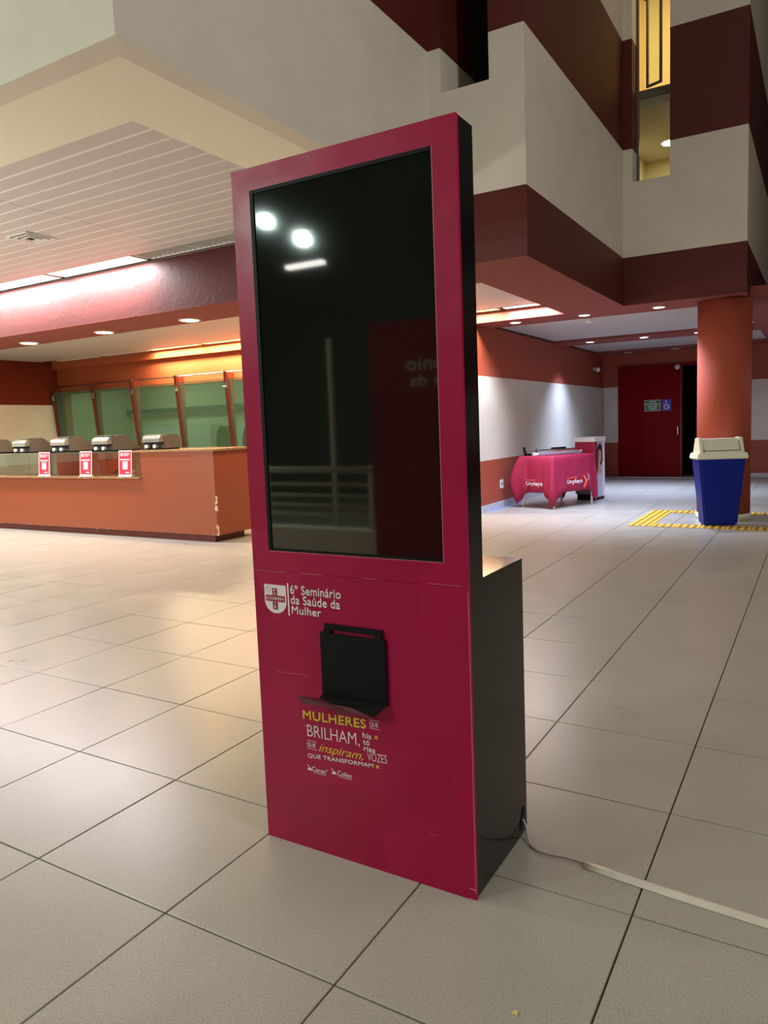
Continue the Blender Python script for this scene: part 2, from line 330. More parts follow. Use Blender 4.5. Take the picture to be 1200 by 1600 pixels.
bm = bmesh.new(); g = .0026; h = T/2-g
for d, x, y in cells:
    if (x, y) in ns: continue
    v = [bm.verts.new((x+a, y+b, z)) for z in (-.006, 0) for a, b in ((-h, -h), (h, -h), (h, h), (-h, h))]
    for q in ((0, 1, 5, 4), (1, 2, 6, 5), (2, 3, 7, 6), (3, 0, 4, 7), (4, 5, 6, 7)): bm.faces.new([v[k] for k in q])
tag(obj('far_tiles', bm, M['tile'], floor), kind='stuff')

# upper walls: stepped storeys over the hall (bands of paint)
HI = 9.0
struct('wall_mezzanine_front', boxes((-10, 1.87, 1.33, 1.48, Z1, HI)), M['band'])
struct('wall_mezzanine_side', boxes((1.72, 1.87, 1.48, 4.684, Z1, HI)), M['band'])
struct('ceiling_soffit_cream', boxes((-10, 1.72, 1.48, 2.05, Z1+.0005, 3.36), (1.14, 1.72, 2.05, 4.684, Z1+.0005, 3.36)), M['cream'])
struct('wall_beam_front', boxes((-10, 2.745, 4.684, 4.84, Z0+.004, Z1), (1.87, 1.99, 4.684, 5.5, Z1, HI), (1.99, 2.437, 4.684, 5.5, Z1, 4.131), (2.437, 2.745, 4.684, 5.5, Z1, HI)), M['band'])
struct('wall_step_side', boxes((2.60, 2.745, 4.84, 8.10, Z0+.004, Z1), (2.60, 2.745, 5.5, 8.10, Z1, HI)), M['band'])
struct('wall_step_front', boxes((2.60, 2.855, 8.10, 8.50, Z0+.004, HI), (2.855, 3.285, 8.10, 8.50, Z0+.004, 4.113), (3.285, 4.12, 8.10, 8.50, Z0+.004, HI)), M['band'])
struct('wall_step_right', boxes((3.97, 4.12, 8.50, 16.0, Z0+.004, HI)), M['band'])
# unseen shell of the hall that closes the light in
struct('wall_rear', boxes((-10, 10, -9.2, -9, 0, HI)), M['rear'])
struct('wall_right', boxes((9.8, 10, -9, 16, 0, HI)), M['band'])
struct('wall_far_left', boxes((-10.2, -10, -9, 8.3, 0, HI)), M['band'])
struct('ceiling_roof', boxes((-10.2, 10, -9.2, 17, HI, HI+.1)), M['cream'])
# low soffits in terracotta, with bluish light put into the colour
struct('ceiling_soffit_edge', boxes((-10, 2.60, 4.684, 4.8399, Z0, Z0+.004), (2.60, 2.745, 4.684, 8.0999, Z0, Z0+.004), (2.60, 4.12, 8.10, 8.5, Z0, Z0+.004), (3.9701, 4.12, 8.501, 15.1, Z0, Z0+.004)), M['redsoffit'])
struct('ceiling_soffit_red', boxes((1.97, 2.60, 4.84, 8.2, Z0, 2.78), (-10, 1.97, 4.84, 5.5, Z0, 2.78), (.5, 2.599, 8.2, 8.85, Z0, 2.84), (2.60, 3.97, 8.501, 8.85, Z0, 2.84)), M['redsoffit'])
struct('trim_serving_valance', boxes((-10, .499, 8.2, 8.85, Z0, 2.84)), M['orangewall'])  # serving end of the red beam, warm lamp light put into its colour
struct('ceiling_beam_corridor', boxes((.69, 3.97, 11.7, 12.45, Z0, 2.84), (.69, 3.97, 14.55, 15.1, Z0, 2.84)), M['redsoffit'])
# corridor walls
struct('wall_left', boxes((.50, .69, 8.2, 15.1, 0, Z0), (.50, .69, 8.2, 15.1, Z0, 2.9)), M['band'])
struct('wall_back', boxes((.5, 1.03, 15.1, 15.25, 0, 2.9), (1.03, 2.66, 15.1, 15.25, 2.335, 2.9), (2.66, 3.66, 15.1, 15.25, 0, 2.9), (3.66, 10, 15.1, 15.25, 0, 2.9)), M['band'])
struct('baseboard_left', boxes((.69, .703, 8.2, 15.1, 0, .10)), M['baseb'])
struct('baseboard_back', boxes((2.72, 9, 15.085, 15.1, 0, .08)), M['baseb'])
struct('trim_1', boxes((.70, .715, 15.03, 15.10, .745, 1.955)), M['baseb'])
struct('trim_2', boxes((.8, 3.6, 14.80, 14.86, 0, .006)), M['white'])
# walls of the serving room behind the counter
struct('wall_serving_left', boxes((-8.8, -8.6, 4.84, 8.3, 0, 1.955)), M['band'])
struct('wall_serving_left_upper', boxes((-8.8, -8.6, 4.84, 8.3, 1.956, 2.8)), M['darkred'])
struct('wall_serving_back', boxes((-8.6, .5, 8.3, 8.45, 2.17, 2.85), (-8.6, .5, 8.3, 8.45, 0, .95), (-8.6, -8.42, 8.3, 8.45, .95, 2.17), (-.2, .5, 8.3, 8.45, .95, 2.17)), M['orangewall'])
# room seen through the green panes
struct('wall_back_room', boxes((-9, .5, 10.4, 10.5, 0, 2.9), (-9, .5, 8.45, 10.4, 2.8, 2.9), (-9.1, -9, 8.45, 10.4, 0, 2.9)), M['wood'])

# slatted ceilings
def slat_ceiling(name, x0, x1, y0, y1, z, pitch, joints=(), parts=True, gap=.018):
    c = struct(name, boxes((x0, x1, y0, y1, z+.0055, z+.05)), M['slatgap'])
    ys = []; y = y0
    while y < y1-.02: ys.append((y, min(y+pitch-gap, y1))); y += pitch
    segs = []; e = [x0, *joints, x1]
    for a, b in zip(e, e[1:]): segs.append((a+.004, b-.004))
    if parts:
        meshes = {}
        for a, b in segs:
            for p, q in ys:
                key = (round(b-a, 4), round(q-p, 4))
                if key not in meshes:
                    bm = bmesh.new(); wv = q-p; prism(bm, [(0, .005), (0, .004), (.004, 0), (wv-.004, 0), (wv, .004), (wv, .005)], 'x', 0, b-a)
                    bmesh.ops.recalc_face_normals(bm, faces=bm.faces[:]); me = bpy.data.meshes.new('slat'); bm.to_mesh(me); bm.free(); me.materials.append(M['slat']); meshes[key] = me
                o = bpy.data.objects.new('slat', meshes[key]); COL.objects.link(o); o.parent = c; o.location = (a, p, z)
    else:
        bm = bmesh.new()
        for a, b in segs:
            for p, q in ys: box(bm, a, b, p, q, z, z+.005)
        tag(obj('slats', bm, M['slat'], c), kind='stuff')
    return c
slat_ceiling('ceiling_left_hall', -10, 1.14, 2.05, 4.38, Z1+.002, .168, (-7.2, -4.1, -.96))
slat_ceiling('ceiling_serving', -8.6, 1.97, 5.5, 7.93, 2.80, .112, (-5.4, -2.2, .9))
slat_ceiling('ceiling_corridor', .69, 3.97, 8.85, 11.7, 2.70, .10, (), False, .01)
slat_ceiling('ceiling_corridor_end', .69, 3.97, 12.45, 14.55, 2.70, .10, (), False, .01)
struct('ceiling_light_channel', boxes((-10, 1.14, 4.38, 4.684, 3.365, 3.40)), M['white'])
struct('ceiling_right_aisle', boxes((4.12, 10, 8.6, 15.1, 2.66, 2.8)), M['redsoffit'])

struct('ceiling_serving_channel', boxes((-8.6, 1.97, 7.93, 8.2, 2.925, 2.97)), M['white'])
# column
bm = bmesh.new(); cyl(bm, (3.845, 8.55, 0), (3.845, 8.55, Z0), .306, 48)
col = struct('trim_column', bm, M['terra'])
bm = bmesh.new(); cyl(bm, (3.845, 8.55, 0), (3.845, 8.55, .085), .318, 48); obj('column_skirting', bm, M['lid'], col)

# ---------------------------------------------------------------- windows
# window_1: tall dark niche over the kiosk
wn = struct('window_1', boxes((1.985, 2.44, 5.42, 5.44, 4.11, HI)), M['darkglass'])
bm = boxes((2.15, 2.172, 5.38, 5.42, 4.13, HI)); obj('mullion', bm, M['steelframe'], wn)
# window_2: tall niche with yellow lit room and dim pane below
wn2 = struct('window_2', boxes((2.855, 2.885, 8.34, 8.38, 4.113, HI), (3.265, 3.285, 8.34, 8.38, 4.113, HI), (2.885, 3.265, 8.34, 8.38, 5.14, 5.23), (2.885, 3.265, 8.34, 8.38, 4.113, 4.13), (2.885, 3.265, 8.34, 8.38, 7.2, 7.25)), M['steelframe'])
bx('pane', (2.885, 3.265, 8.355, 8.362, 4.13, 5.14), M['glass'], wn2)
bm = bmesh.new()
box(bm, 0, .022, -.03, 0, 5.24, 7.19); box(bm, .178, .20, -.03, 0, 5.24, 7.19); box(bm, .022, .178, -.03, 0, 5.24, 5.262); box(bm, .022, .178, -.03, 0, 7.17, 7.19)
sash = obj('sash', bm, M['steelframe'], wn2, (2.985, 8.34, 0), math.radians(-22))
bx('pane', (.022, .178, -.018, -.012, 5.262, 7.17), M['glass'], sash)
bm = bmesh.new(); tube(bm, [(.03, -.035, 5.55), (.035, -.06, 5.50), (.03, -.06, 5.40), (.04, -.035, 5.36)], .007); obj('latch', bm, M['steelframe'], sash)
# rooms behind it
struct('wall_upper_room', boxes((2.5, 3.9, 10.6, 10.7, 4.0, 7.4), (2.4, 2.5, 8.55, 10.7, 4.0, 7.4), (3.86, 3.96, 8.55, 10.7, 4.0, 7.4)), M['glow'])
struct('floor_upper_room', boxes((2.5, 3.86, 8.5, 10.6, 5.10, 5.24)), M['cream'])
# ================================================================= KIOSK
K = thing('digital_totem', 'magenta and black floor-standing kiosk with a dark upright screen on the tiled floor', 'kiosk', (4.095, .427, 0), 0)
W, H, HB = -.731, 2.058, .880
SX0, SX1, SZ0, SZ1 = -.665, -.070, .935, 1.994
vinyl = boxes((W, 0, 0, .012, 0, .8715), (W, SX0, 0, .012, .8725, H), (SX1, 0, 0, .012, .8725, H), (SX0, SX1, 0, .012, .8725, SZ0), (SX0, SX1, 0, .012, SZ1, H))
obj('front_panel', vinyl, M['vinyl'], K)
obj('body_upper', boxes((W+.001, -.001, .012, .100, .874, H-.001)), M['blackgloss'], K)
bm = bmesh.new(); box(bm, W+.001, -.001, .012, .400, .004, .873); box(bm, W+.03, -.03, .03, .385, 0, .004)
obj('body_lower', bm, M['blackgloss'], K)
bx('lid', (W+.001, -.001, .1005, .402, .8735, HB), M['blackgloss'], K, bev=.001)
bm = bmesh.new()
box(bm, SX0, SX0+.012, -.0008, .0118, SZ0, SZ1); box(bm, SX0+.012, SX1-.003, -.0002, .0118, SZ1-.010, SZ1); box(bm, SX0+.012, SX1, .001, .0118, SZ0, SZ0+.008); box(bm, SX1-.003, SX1, .001, .0118, SZ0+.008, SZ1)
obj('screen_bezel', bm, M['blackmatt'], K)
bx('screen', (SX0+.012, SX1-.003, .003, .0118, SZ0+.008, SZ1-.010), M['screen'], K)
# white wear lines on the wrap (seam and scratches)
bm = bmesh.new()
for a, b, z in ((-.727, -.60, .871), (-.55, -.47, .872), (-.33, -.28, .8735), (-.12, -.02, .8745)): box(bm, a, b, -.0004, 0, z-.0008, z+.0004)
for a, b, z in ((-.66, -.60, .555), (-.60, -.54, .557), (-.14, -.115, .158), (-.66, -.65, .728)): box(bm, a, b, -.0004, 0, z, z+.0010)
box(bm, -.0016, .0003, -.0005, .0003, .02, .86); box(bm, SX1, SX1+.0018, -.0005, 0, SZ0, SZ1); box(bm, SX0, SX1, -.0005, 0, SZ0-.0018, SZ0)
for z in (.03, .0): box(bm, -.02, 0, -.0006, 0, z, z+.003)
tag(obj('wear_marks', bm, M['scuff'], K), 'thin pale scuffs and edges of the magenta wrap', kind='stuff')
# hole and cable outlet on the black side
bm = bmesh.new(); prism(bm, [(.335, .028), (.350, .02), (.372, .035), (.378, .085), (.366, .095), (.352, .07)], 'x', -.0005, .0012)
obj('cable_hole', bm, M['nightblack'], K)
# shield logo
bm = bmesh.new()
sh = [(-.691, .829), (-.607, .829), (-.607, .775)] + [(-.649+.042*math.cos(t), .778-.038*math.sin(t)) for t in [math.pi*i/12 for i in range(1, 12)]] + [(-.691, .775)]
prism(bm, sh, 'y', -.0006, 0); lg = obj('shield_logo', bm, M['textw'], K)
obj('cross', boxes((-.660, -.641, -.0011, -.0006, .752, .819), (-.686, -.6605, -.0011, -.0006, .777, .796), (-.6405, -.612, -.0011, -.0006, .777, .796)), M['magprint'], lg)
bm = bmesh.new()
for x, z in ((-.676, .822), (-.684, .815), (-.666, .817), (-.672, .812), (-.676, .805), (-.680, .819)):
    prism(bm, ellipse(x, z, .0017, .0017, 8), 'y', -.0011, -.0006)
obj('dots', bm, M['magprint'], lg)
for ch, z in (('F', .808), ('O', .7965), ('T', .769), ('E', .757)): glyphs('lettering', ch, M['textw'], lg, -.6545, -.6465, z, z+.0085, -.0014, .02)
glyphs('lettering', 'COREN', M['textw'], lg, -.682, -.616, .7822, .7915, -.0015, .02)
bx('divider_line', (-.6015, -.5965, -.0006, 0, .738, .838), M['textw'], K)
def P(s, x0, x1, z0, z1, m='textw', bold=0, shear=0, skew=0): return glyphs('lettering', s, M[m], K, x0, x1, z0, z1, -.0006, bold*.8, shear, skew)
P('6º Seminário', -.590, -.405, .806, .834, bold=.028)
P('da Saúde da', -.590, -.409, .775, .803, bold=.028)
P('Mulher', -.588, -.478, .745, .770, bold=.028)
P('MULHERES', -.566, -.336, .418, .447, 'texty', .035, skew=.010)
P('QUE', -.324, -.295, .437, .4525, bold=.02)
P('BRILHAM,', -.552, -.362, .360, .403, bold=-.012, skew=.006)
P('his', -.350, -.320, .399, .4165, bold=.03); P('tó', -.349, -.326, .379, .396, bold=.03); P('rias', -.348, -.308, .360, .3755, bold=.03)
P('QUE', -.556, -.523, .332, .347, bold=.02)
P('inspiram,', -.512, -.352, .318, .350, 'texty', 0, .45, .004)
P('VOZES', -.336, -.270, .332, .357, bold=-.01, skew=.004)
P('QUE TRANSFORMAM', -.555, -.317, .296, .311, bold=.03, skew=.016)
P('Coren', -.541, -.490, .257, .272, bold=.005); P('º', -.488, -.483, .266, .273); P('Cofen', -.446, -.395, .264, .279, bold=.005)
for a, b, z in ((-.326, -.291, .457), (-.326, -.291, .4325), (-.556, -.519, .352), (-.556, -.519, .3265), (-.536, -.488, .2525), (-.442, -.396, .2590)): bx('printed_line', (a, b, -.0004, 0, z, z+.0012), M['textw'], K)
for x, z in ((-.549, .257), (-.458, .264)):
    bm = bmesh.new()
    prism(bm, [(x-.010, z), (x+.008, z), (x+.005, z+.006), (x-.001, z+.010), (x-.007, z+.006)], 'y', -.0004, 0)
    prism(bm, [(x-.006, z+.010), (x-.010, z+.016), (x-.008, z+.017), (x-.003, z+.011)], 'y', -.0004, 0)
    obj('printed_emblem', bm, M['textw'], K)
for x, z, s in ((-.304, .408, .007), (-.303, .320, .007), (-.5585, .3985, .003)):
    bm = bmesh.new()
    for k in range(4):
        a = math.pi/4+math.pi/2*k; prism(bm, [(x, z), (x+s*.5*math.cos(a-.6), z+s*.5*math.sin(a-.6)), (x+s*1.2*math.cos(a), z+s*1.2*math.sin(a)), (x+s*.5*math.cos(a+.6), z+s*.5*math.sin(a+.6))], 'y', -.0004, 0)
    obj('printed_star', bm, M['texty'], K)
# printer tray: slot bar, back plate, folded tray
pt = obj('printer_tray', boxes((-.480, -.257, -.010, -.001, .512, .702)), M['blackmatt'], K)
bm = bmesh.new(); box(bm, -.466, -.266, -.006, 0, .712, .729); box(bm, -.466, -.444, -.010, 0, .702, .712); box(bm, -.290, -.268, -.010, 0, .702, .712)
obj('slot_bar', bm, M['blackmatt'], pt)
def sheet(name, pts, m, par, th=.0018):
    bm = bmesh.new(); pts = [Vector(p) for p in pts]; n = (pts[1]-pts[0]).cross(pts[2]-pts[0]).normalized()*th
    A = [bm.verts.new(p) for p in pts]; B = [bm.verts.new(p+n) for p in pts]
    bm.faces.new(A[::-1]); bm.faces.new(B)
    for i in range(len(pts)): bm.faces.new((A[i], A[(i+1) % len(pts)], B[(i+1) % len(pts)], B[i]))
    return obj(name, bm, m, par)
sheet('tray_floor', [(-.480, -.010, .513), (-.474, -.036, .5105), (-.400, -.050, .500), (-.440, -.046, .5035), (-.345, -.050, .506), (-.276, -.050, .4915), (-.257, -.010, .514)], M['blackmatt'], pt)
sheet('tray_flap', [(-.546, -.050, .513), (-.5235, -.052, .4915), (-.383, -.054, .4985), (-.474, -.0365, .5112)], M['smoke'], pt)
sheet('tray_lip', [(-.443, -.049, .506), (-.400, -.053, .4850), (-.276, -.053, .4895), (-.345, -.051, .5075)], M['smoke'], pt)

# cable from the kiosk and cable cover on the floor
bm = bmesh.new(); tube(bm, [(4.096, .785, .055), (4.108, .782, .035), (4.120, .765, .012), (4.137, .738, .005), (4.165, .722, .004), (4.20, .720, .004), (4.25, .728, .004), (4.30, .723, .005), (4.33, .720, .006)], .0035)
tag(obj('power_cable', bm, M['wire']), 'thin pale cable running from the black kiosk side to the floor cable cover', 'cable')
bm = bmesh.new(); prof = [(-.019, 0), (-.017, .003), (-.010, .0065), (-.008, .010), (0, .012), (.008, .010), (.010, .0065), (.017, .003), (.019, 0)]
cl = [(4.312, .720), (4.42, .706), (4.56, .693), (4.79, .677), (5.1, .668), (9.0, .60)]; rings = []
for i, (x, y) in enumerate(cl):
    a = Vector(cl[min(i+1, 5)])-Vector(cl[max(i-1, 0)]); a.normalize(); nrm = Vector((-a.y, a.x))
    rings.append([bm.verts.new((x+nrm.x*p, y+nrm.y*p, q+.0008)) for p, q in prof])
for A, B in zip(rings, rings[1:]):
    for k in range(8): bm.faces.new((A[k], A[k+1], B[k+1], B[k])).smooth = True
    bm.faces.new((A[8], A[0], B[0], B[8]))
bm.faces.new(rings[0]); bm.faces.new(rings[-1][::-1])
tag(obj('cable_cover', bm, M['duct']), 'milky plastic cable cover strip lying across the tiles right of the kiosk', 'cable cover')
bm = bmesh.new(); prism(bm, [(4.318, .108), (4.328, .112), (4.333, .104), (4.330, .120), (4.322, .122)], 'z', .0005, .003)
tag(obj('paper_scrap', bm, M['paper']), 'tiny yellow scrap on the tile at the bottom edge of the picture', 'scrap')
# ================================================================= COUNTER
ct = thing('serving_counter', 'long terracotta painted counter with granite edge and chipped corner, under the red beam', 'counter', (-1.235, 5.0, 0))
def cbx(name, a, m, par=ct, bev=0): return bx(name, (a[0]+1.235, a[1]+1.235, a[2]-5, a[3]-5, a[4], a[5]), m, par, bev)
cbx('body', (-2.46, -1.235, 5.0, 5.75, .085, 1.078), M['counter'])
cbx('body', (-9.6, -2.461, 5.0, 5.60, .085, .750), M['counter'])
cbx('plinth', (-9.6, -1.33, 5.06, 5.56, 0, .084), M['plinth'])
cbx('granite_top', (-2.60, -1.20, 4.985, 5.78, 1.079, 1.105), M['granite'], bev=.003)
cbx('granite_side', (-2.60, -2.462, 5.02, 5.60, .776, 1.078), M['browngranite'])
cbx('granite_ledge', (-9.6, -2.462, 4.965, 5.60, .751, .775), M['granite'], bev=.003)
cbx('service_shelf', (-9.6, -2.61, 5.04, 5.62, 1.085, 1.097), M['glass'])
for i, (a, b) in enumerate(((-9.6, -7.73), (-7.72, -6.01), (-6.0, -4.31), (-4.30, -2.61))): cbx('glass_front', (a, b, 5.045, 5.053, .777, 1.084), M['glass'])
for a, b in ((-9.6, -8.1), (-8.09, -7.1), (-7.09, -6.1), (-6.09, -5.55), (-5.54, -5.12), (-5.11, -4.76)): cbx('back_panel', (a, b, 5.54, 5.56, .777, 1.084), M['wood'])
cbx('divider', (-4.66, -3.60, 5.38, 5.58, .777, 1.084), M['terra'])
cbx('rear_rail', (-3.59, -2.61, 5.55, 5.58, .80, .83), M['chrome'])

# machines on the counter: drum-fronted sloping-back units
def machine(label, loc, kind='wedge'):
    t = thing('counter_terminal', label, 'machine', loc, group='machines on the counter')
    if kind == 'wedge':
        prof = [(.0, .012), (.06, .195), (.26, .205), (.52, .012)]
        bm = bmesh.new(); prism(bm, [(.06, .012), (.06, .175), (.10, .196), (.28, .200), (.52, .03), (.52, .012)], 'x', 0, .33)
        bmesh.ops.bevel(bm, geom=bm.edges[:], offset=.006, segments=2, affect='EDGES'); obj('housing', bm, M['grey'], t)
        bm = bmesh.new(); prism(bm, [(-.03, .205), (.0, .2075), (.27, .2085), (.27, .2015), (.10, .2005), (.06, .18), (-.02, .19)][0:0] or [(.07, .2015), (.27, .2015), (.275, .209), (.07, .209)], 'x', .004, .326)
        obj('top_strip', bm, M['silver'], t)
    else:
        bm = bmesh.new(); prism(bm, [(.06, .012), (.06, .17), (.09, .185), (.28, .185), (.33, .15), (.33, .012)], 'x', 0, .33)
        bmesh.ops.bevel(bm, geom=bm.edges[:], offset=.006, segments=2, affect='EDGES'); obj('housing', bm, M['grey'], t)
        bx('indicator', (.3305, .333, .20, .225, .09, .105), M['sgreen'], t)
    bm = bmesh.new(); q = [(.062, .19)]+[(.062-.075*math.sin(a), .115+.075*math.cos(a)) for a in [math.pi/2*i/8 for i in range(9)]]+[(-.013, .095), (.062, .095)]
    prism(bm, q, 'x', .012, .318); obj('drum_front', bm, M['silver'], t)
    bx('slot', (.02, .31, .0, .062, .068, .093), M['nightblack'], t)
    bx('base_plate', (.005, .325, -.02, .50 if kind == 'wedge' else .31, 0, .011), M['blackmatt'], t)
    for rx in (.07, .22): bm = bmesh.new(); cyl(bm, (rx, -.012, .04), (rx, .06, .04), .023, 14); obj('roller', bm, M['white'], t)
    return t
mz = 1.098
for x, lb in ((-6.08, 'grey sloping-back machine at the left edge of the picture, on the glass counter shelf'), (-5.20, 'grey sloping-back machine on the glass shelf, above the left of the first red card'),
              (-4.32, 'grey sloping-back machine on the glass shelf between the first and second red card'), (-3.45, 'grey sloping-back machine on the glass shelf between the second and third red card')):
    machine(lb, (x, 5.07, mz))
machine('squat grey machine with green light on the granite top right of the third red card', (-2.59, 5.16, 1.106), 'squat')
# red cards
for (x0, lb) in ((-4.50, 'red table card leaning on the counter glass, leftmost of the three'), (-3.62, 'red table card leaning on the counter glass, middle of the three'), (-2.855, 'red table card leaning on the counter glass beside the granite, rightmost of the three')):
    t = thing('table_card', lb, 'card', (x0, 4.975, .7755), 0, 'red cards on the counter ledge')
    wv, hv = .240, .335
    def lean(o): o.rotation_euler.x = math.radians(-5); return o
    b0 = lean(bx('card', (0, wv, 0, .004, .012, hv), M['pinkw'], t))
    lean(bx('print', (.014, wv-.014, -.001, 0, .030, hv-.016), M['red'], t))
    lean(bx('white_square', (.075, .165, -.002, -.001, .095, .195), M['textw'], t))
    bx('foot', (0, wv, -.012, .030, 0, .012), M['white'], t)
    bm = bmesh.new(); prism(bm, ellipse(.055, .282, .022, .024, 12), 'y', -.002, -.001)
    for a, b, z in ((.088, .20, .296), (.088, .205, .280), (.088, .17, .264), (.03, .205, .218), (.03, .205, .210), (.12, .20, .048), (.14, .18, .056)): box(bm, a, b, -.002, -.001, z, z+.007)
    tag(lean(obj('printed_lines', bm, M['textw'], t)), kind='stuff')

# window fins, leaning panes, rails
FX = (-8.56, -7.34, -6.23, -5.07, -3.89, -2.72, -1.55, -.38)
for i, x in enumerate(FX):
    bm = bmesh.new(); prism(bm, [(8.30, .90), (8.22, .90), (8.11, 2.32), (8.30, 2.32)], 'x', x-.03, x+.03)
    o = obj('window_fin', bm, M['fin']); names = ['leftmost', 'second from the left', 'third from the left', 'fourth from the left', 'fifth from the left, nearest the kiosk', 'sixth', 'seventh', 'eighth']
    tag(o, 'red-brown tapered upright between the green panes, '+names[i], 'upright', 'uprights between the panes')
    bm = bmesh.new(); cyl(bm, (x-.05, 8.09, 2.06), (x+.07, 8.09, 2.06), .012, 8); box(bm, x+.03, x+.062, 8.075, 8.12, 2.03, 2.13); obj('hinge', bm, M['chrome'], o)
for i, (a, b) in enumerate(zip(FX, FX[1:])):
    bm = bmesh.new(); prism(bm, [(8.240, .93), (8.248, .93), (8.158, 2.20), (8.150, 2.20)], 'x', a+.035, b-.04)
    names = ['leftmost', 'second from the left', 'third from the left', 'fourth from the left', 'fifth from the left, cut by the kiosk', 'sixth', 'seventh']
    tag(obj('window_pane', bm, M['greenglass']), 'green tinted glass pane leaning over the counter wall, '+names[i], 'glass pane', 'green panes behind the counter')
bm = bmesh.new(); cyl(bm, (-8.55, 8.14, 2.30), (-.38, 8.14, 2.30), .013, 10)
tag(obj('glazing_rail', bm, M['chrome']), 'thin metal rail running along the tops of the green panes', 'rail')
# back room contents
struct('floor_back_room', boxes((-9, .5, 8.45, 10.4, -.004, .001)), M['wood'])
for k, x in enumerate((-7.4, -4.55, -1.6)):
    t = thing('storage_cabinet', 'pale double-door cabinet seen through the green panes, '+('leftmost', 'middle', 'rightmost')[k], 'cabinet', (x, 10.1, 0.002), 0, 'cabinets behind the green panes')
    bx('carcass', (-1.2, 1.2, 0, .28, 0, 1.45), M['wood'], t)
    for s in (-1, 1):
        d = bx('door', (min(0, s*1.19)+.004, max(0, s*1.19)-.004, -.02, -.001, .03, 1.43), M['slat'], t); bx('knob', (s*.05-.012, s*.05+.012, -.045, -.021, .95, .975), M['chrome'], d)
bx_o = bx('wall_shelf', (-8.9, .4, 10.2, 10.395, 1.78, 1.86), M['chair']); tag(bx_o, 'long dark shelf on the wall behind the green panes', 'shelf')
for k, x in enumerate((-4.80, -4.15, -3.55, -2.90)):
    t = thing('plastic_chair', 'dark green chair behind the panes, '+('leftmost', 'second from left', 'third from left', 'rightmost')[k], 'chair', (x, 8.80, .001), 0, 'chairs behind the green panes')
    bm = bmesh.new(); o = [(-.20, .80), (-.22, 1.15), (-.17, 1.34), (-.10, 1.40), (.10, 1.40), (.17, 1.34), (.22, 1.15), (.20, .80)]; prism(bm, o, 'y', .20, .24); obj('backrest', bm, M['chair'], t)
    bx('seat', (-.23, .23, -.22, .20, .73, .77), M['chair'], t)
    for sx in (-1, 1):
        for sy in (-1, 1): bx('leg', (sx*.2-.02, sx*.2+.02, sy*.18-.02, sy*.18+.02, 0, .729), M['chair'], t)

# ================================================================= LAMPS (fixtures)
def downlight(x, y, m, z=Z0, r=.085, label='', group=''):
    t = thing('recessed_downlight', label, 'ceiling light', (x, y, z), 0, group)
    bm = bmesh.new(); n = 24; R = [(r, 0), (r, -.006), (r*.80, -.010), (r*.76, -.004)]; rings = []
    for rr, zz in R: rings.append([bm.verts.new((rr*math.cos(2*math.pi*i/n), rr*math.sin(2*math.pi*i/n), zz)) for i in range(n)])
    for A, B in zip(rings, rings[1:]):
        for i in range(n): bm.faces.new((A[i], A[(i+1) % n], B[(i+1) % n], B[i])).smooth = True
    obj('trim_ring', bm, M['white'], t)
    bm = bmesh.new(); cyl(bm, (0, 0, -.0075), (0, 0, -.0005), r*.76, 24); obj('lens', bm, m, t)
wl = ['out of view to the left', 'left', 'middle', 'right, nearest the kiosk', 'hidden by the kiosk']
for i, (x, y) in enumerate(DL_WARM): downlight(x, y, M['lensw'], r=.132, label='warm round downlight in the beam over the counter, '+wl[i], group='downlights over the counter')
cl_ = ['first row, beside the left wall', 'first row, middle', 'first row, nearest the column', 'second row, beside the left wall', 'second row, middle', 'second row, beside the column']
for i, (x, y) in enumerate(DL_COOL): downlight(x, y, M['lensc'], r=.085, label='cool white downlight in the corridor, '+cl_[i], group='downlights in the corridor')
for i, (x, y) in enumerate(((1.3, 14.8), (2.25, 14.8))): downlight(x, y, M['lensoff'], r=.085, label='unlit downlight over the red door, '+('left', 'right')[i], group='unlit downlights over the door')
for i, (x, y) in enumerate(((5.4, 9.5), (5.4, 12.5))): downlight(x, y, M['lensc'], r=.085, label='lit downlight right of the column, '+('near', 'far')[i], group='downlights right of the column')
def strip(x0, x1, y, z, wv, lit, label, group, hgt=.12):
    t = thing('strip_light', label, 'ceiling light', (x0, y, z), 0, group); Lx = x1-x0
    bm = boxes((0, Lx, -wv/2, -wv/2+.012, 0, hgt-.001), (0, Lx, wv/2-.012, wv/2, 0, hgt-.001), (0, .012, -wv/2+.012, wv/2-.012, 0, hgt-.001), (Lx-.012, Lx, -wv/2+.012, wv/2-.012, 0, hgt-.001), (.012, Lx-.012, -wv/2+.012, wv/2-.012, hgt-.012, hgt-.001))
    obj('housing', bm, M['white'], t)
    for s in (-1, 1):
        bm = bmesh.new(); cyl(bm, (.04, s*wv*.2, hgt*.6), (Lx-.04, s*wv*.2, hgt*.6), .013, 10); obj('tube', bm, lit, t)
    bm = bmesh.new(); n = int((Lx-.03)/.075)
    for i in range(1, n): prism(bm, [(-wv/2+.013, .004), (wv/2-.013, .004), (wv/2-.013, .045), (-wv/2+.013, .045)], 'x', .012+i*.075-.001, .012+i*.075+.001)
    tag(obj('louver', bm, M['white'], t), kind='stuff')
k = 0
for x0, x1 in ((-7.8, -6.35), (-6.3, -4.75), (-4.68, -3.22), (-3.15, -1.70)):
    strip(x0, x1, 4.52, Z1+.003, .27, M['tube'], 'lit white louvred strip light above the pink wall, '+('leftmost', 'second', 'third', 'fourth, ending left of the kiosk')[k], 'lit strip lights over the pink wall'); k += 1
for i, (x0, x1) in enumerate(((-1.63, -.20), (-.15, 1.13))):
    strip(x0, x1, 4.52, Z1+.003, .27, M['white'], 'unlit louvred strip light over the pink wall beside the kiosk, '+('left', 'right')[i], 'unlit strip lights over the pink wall')
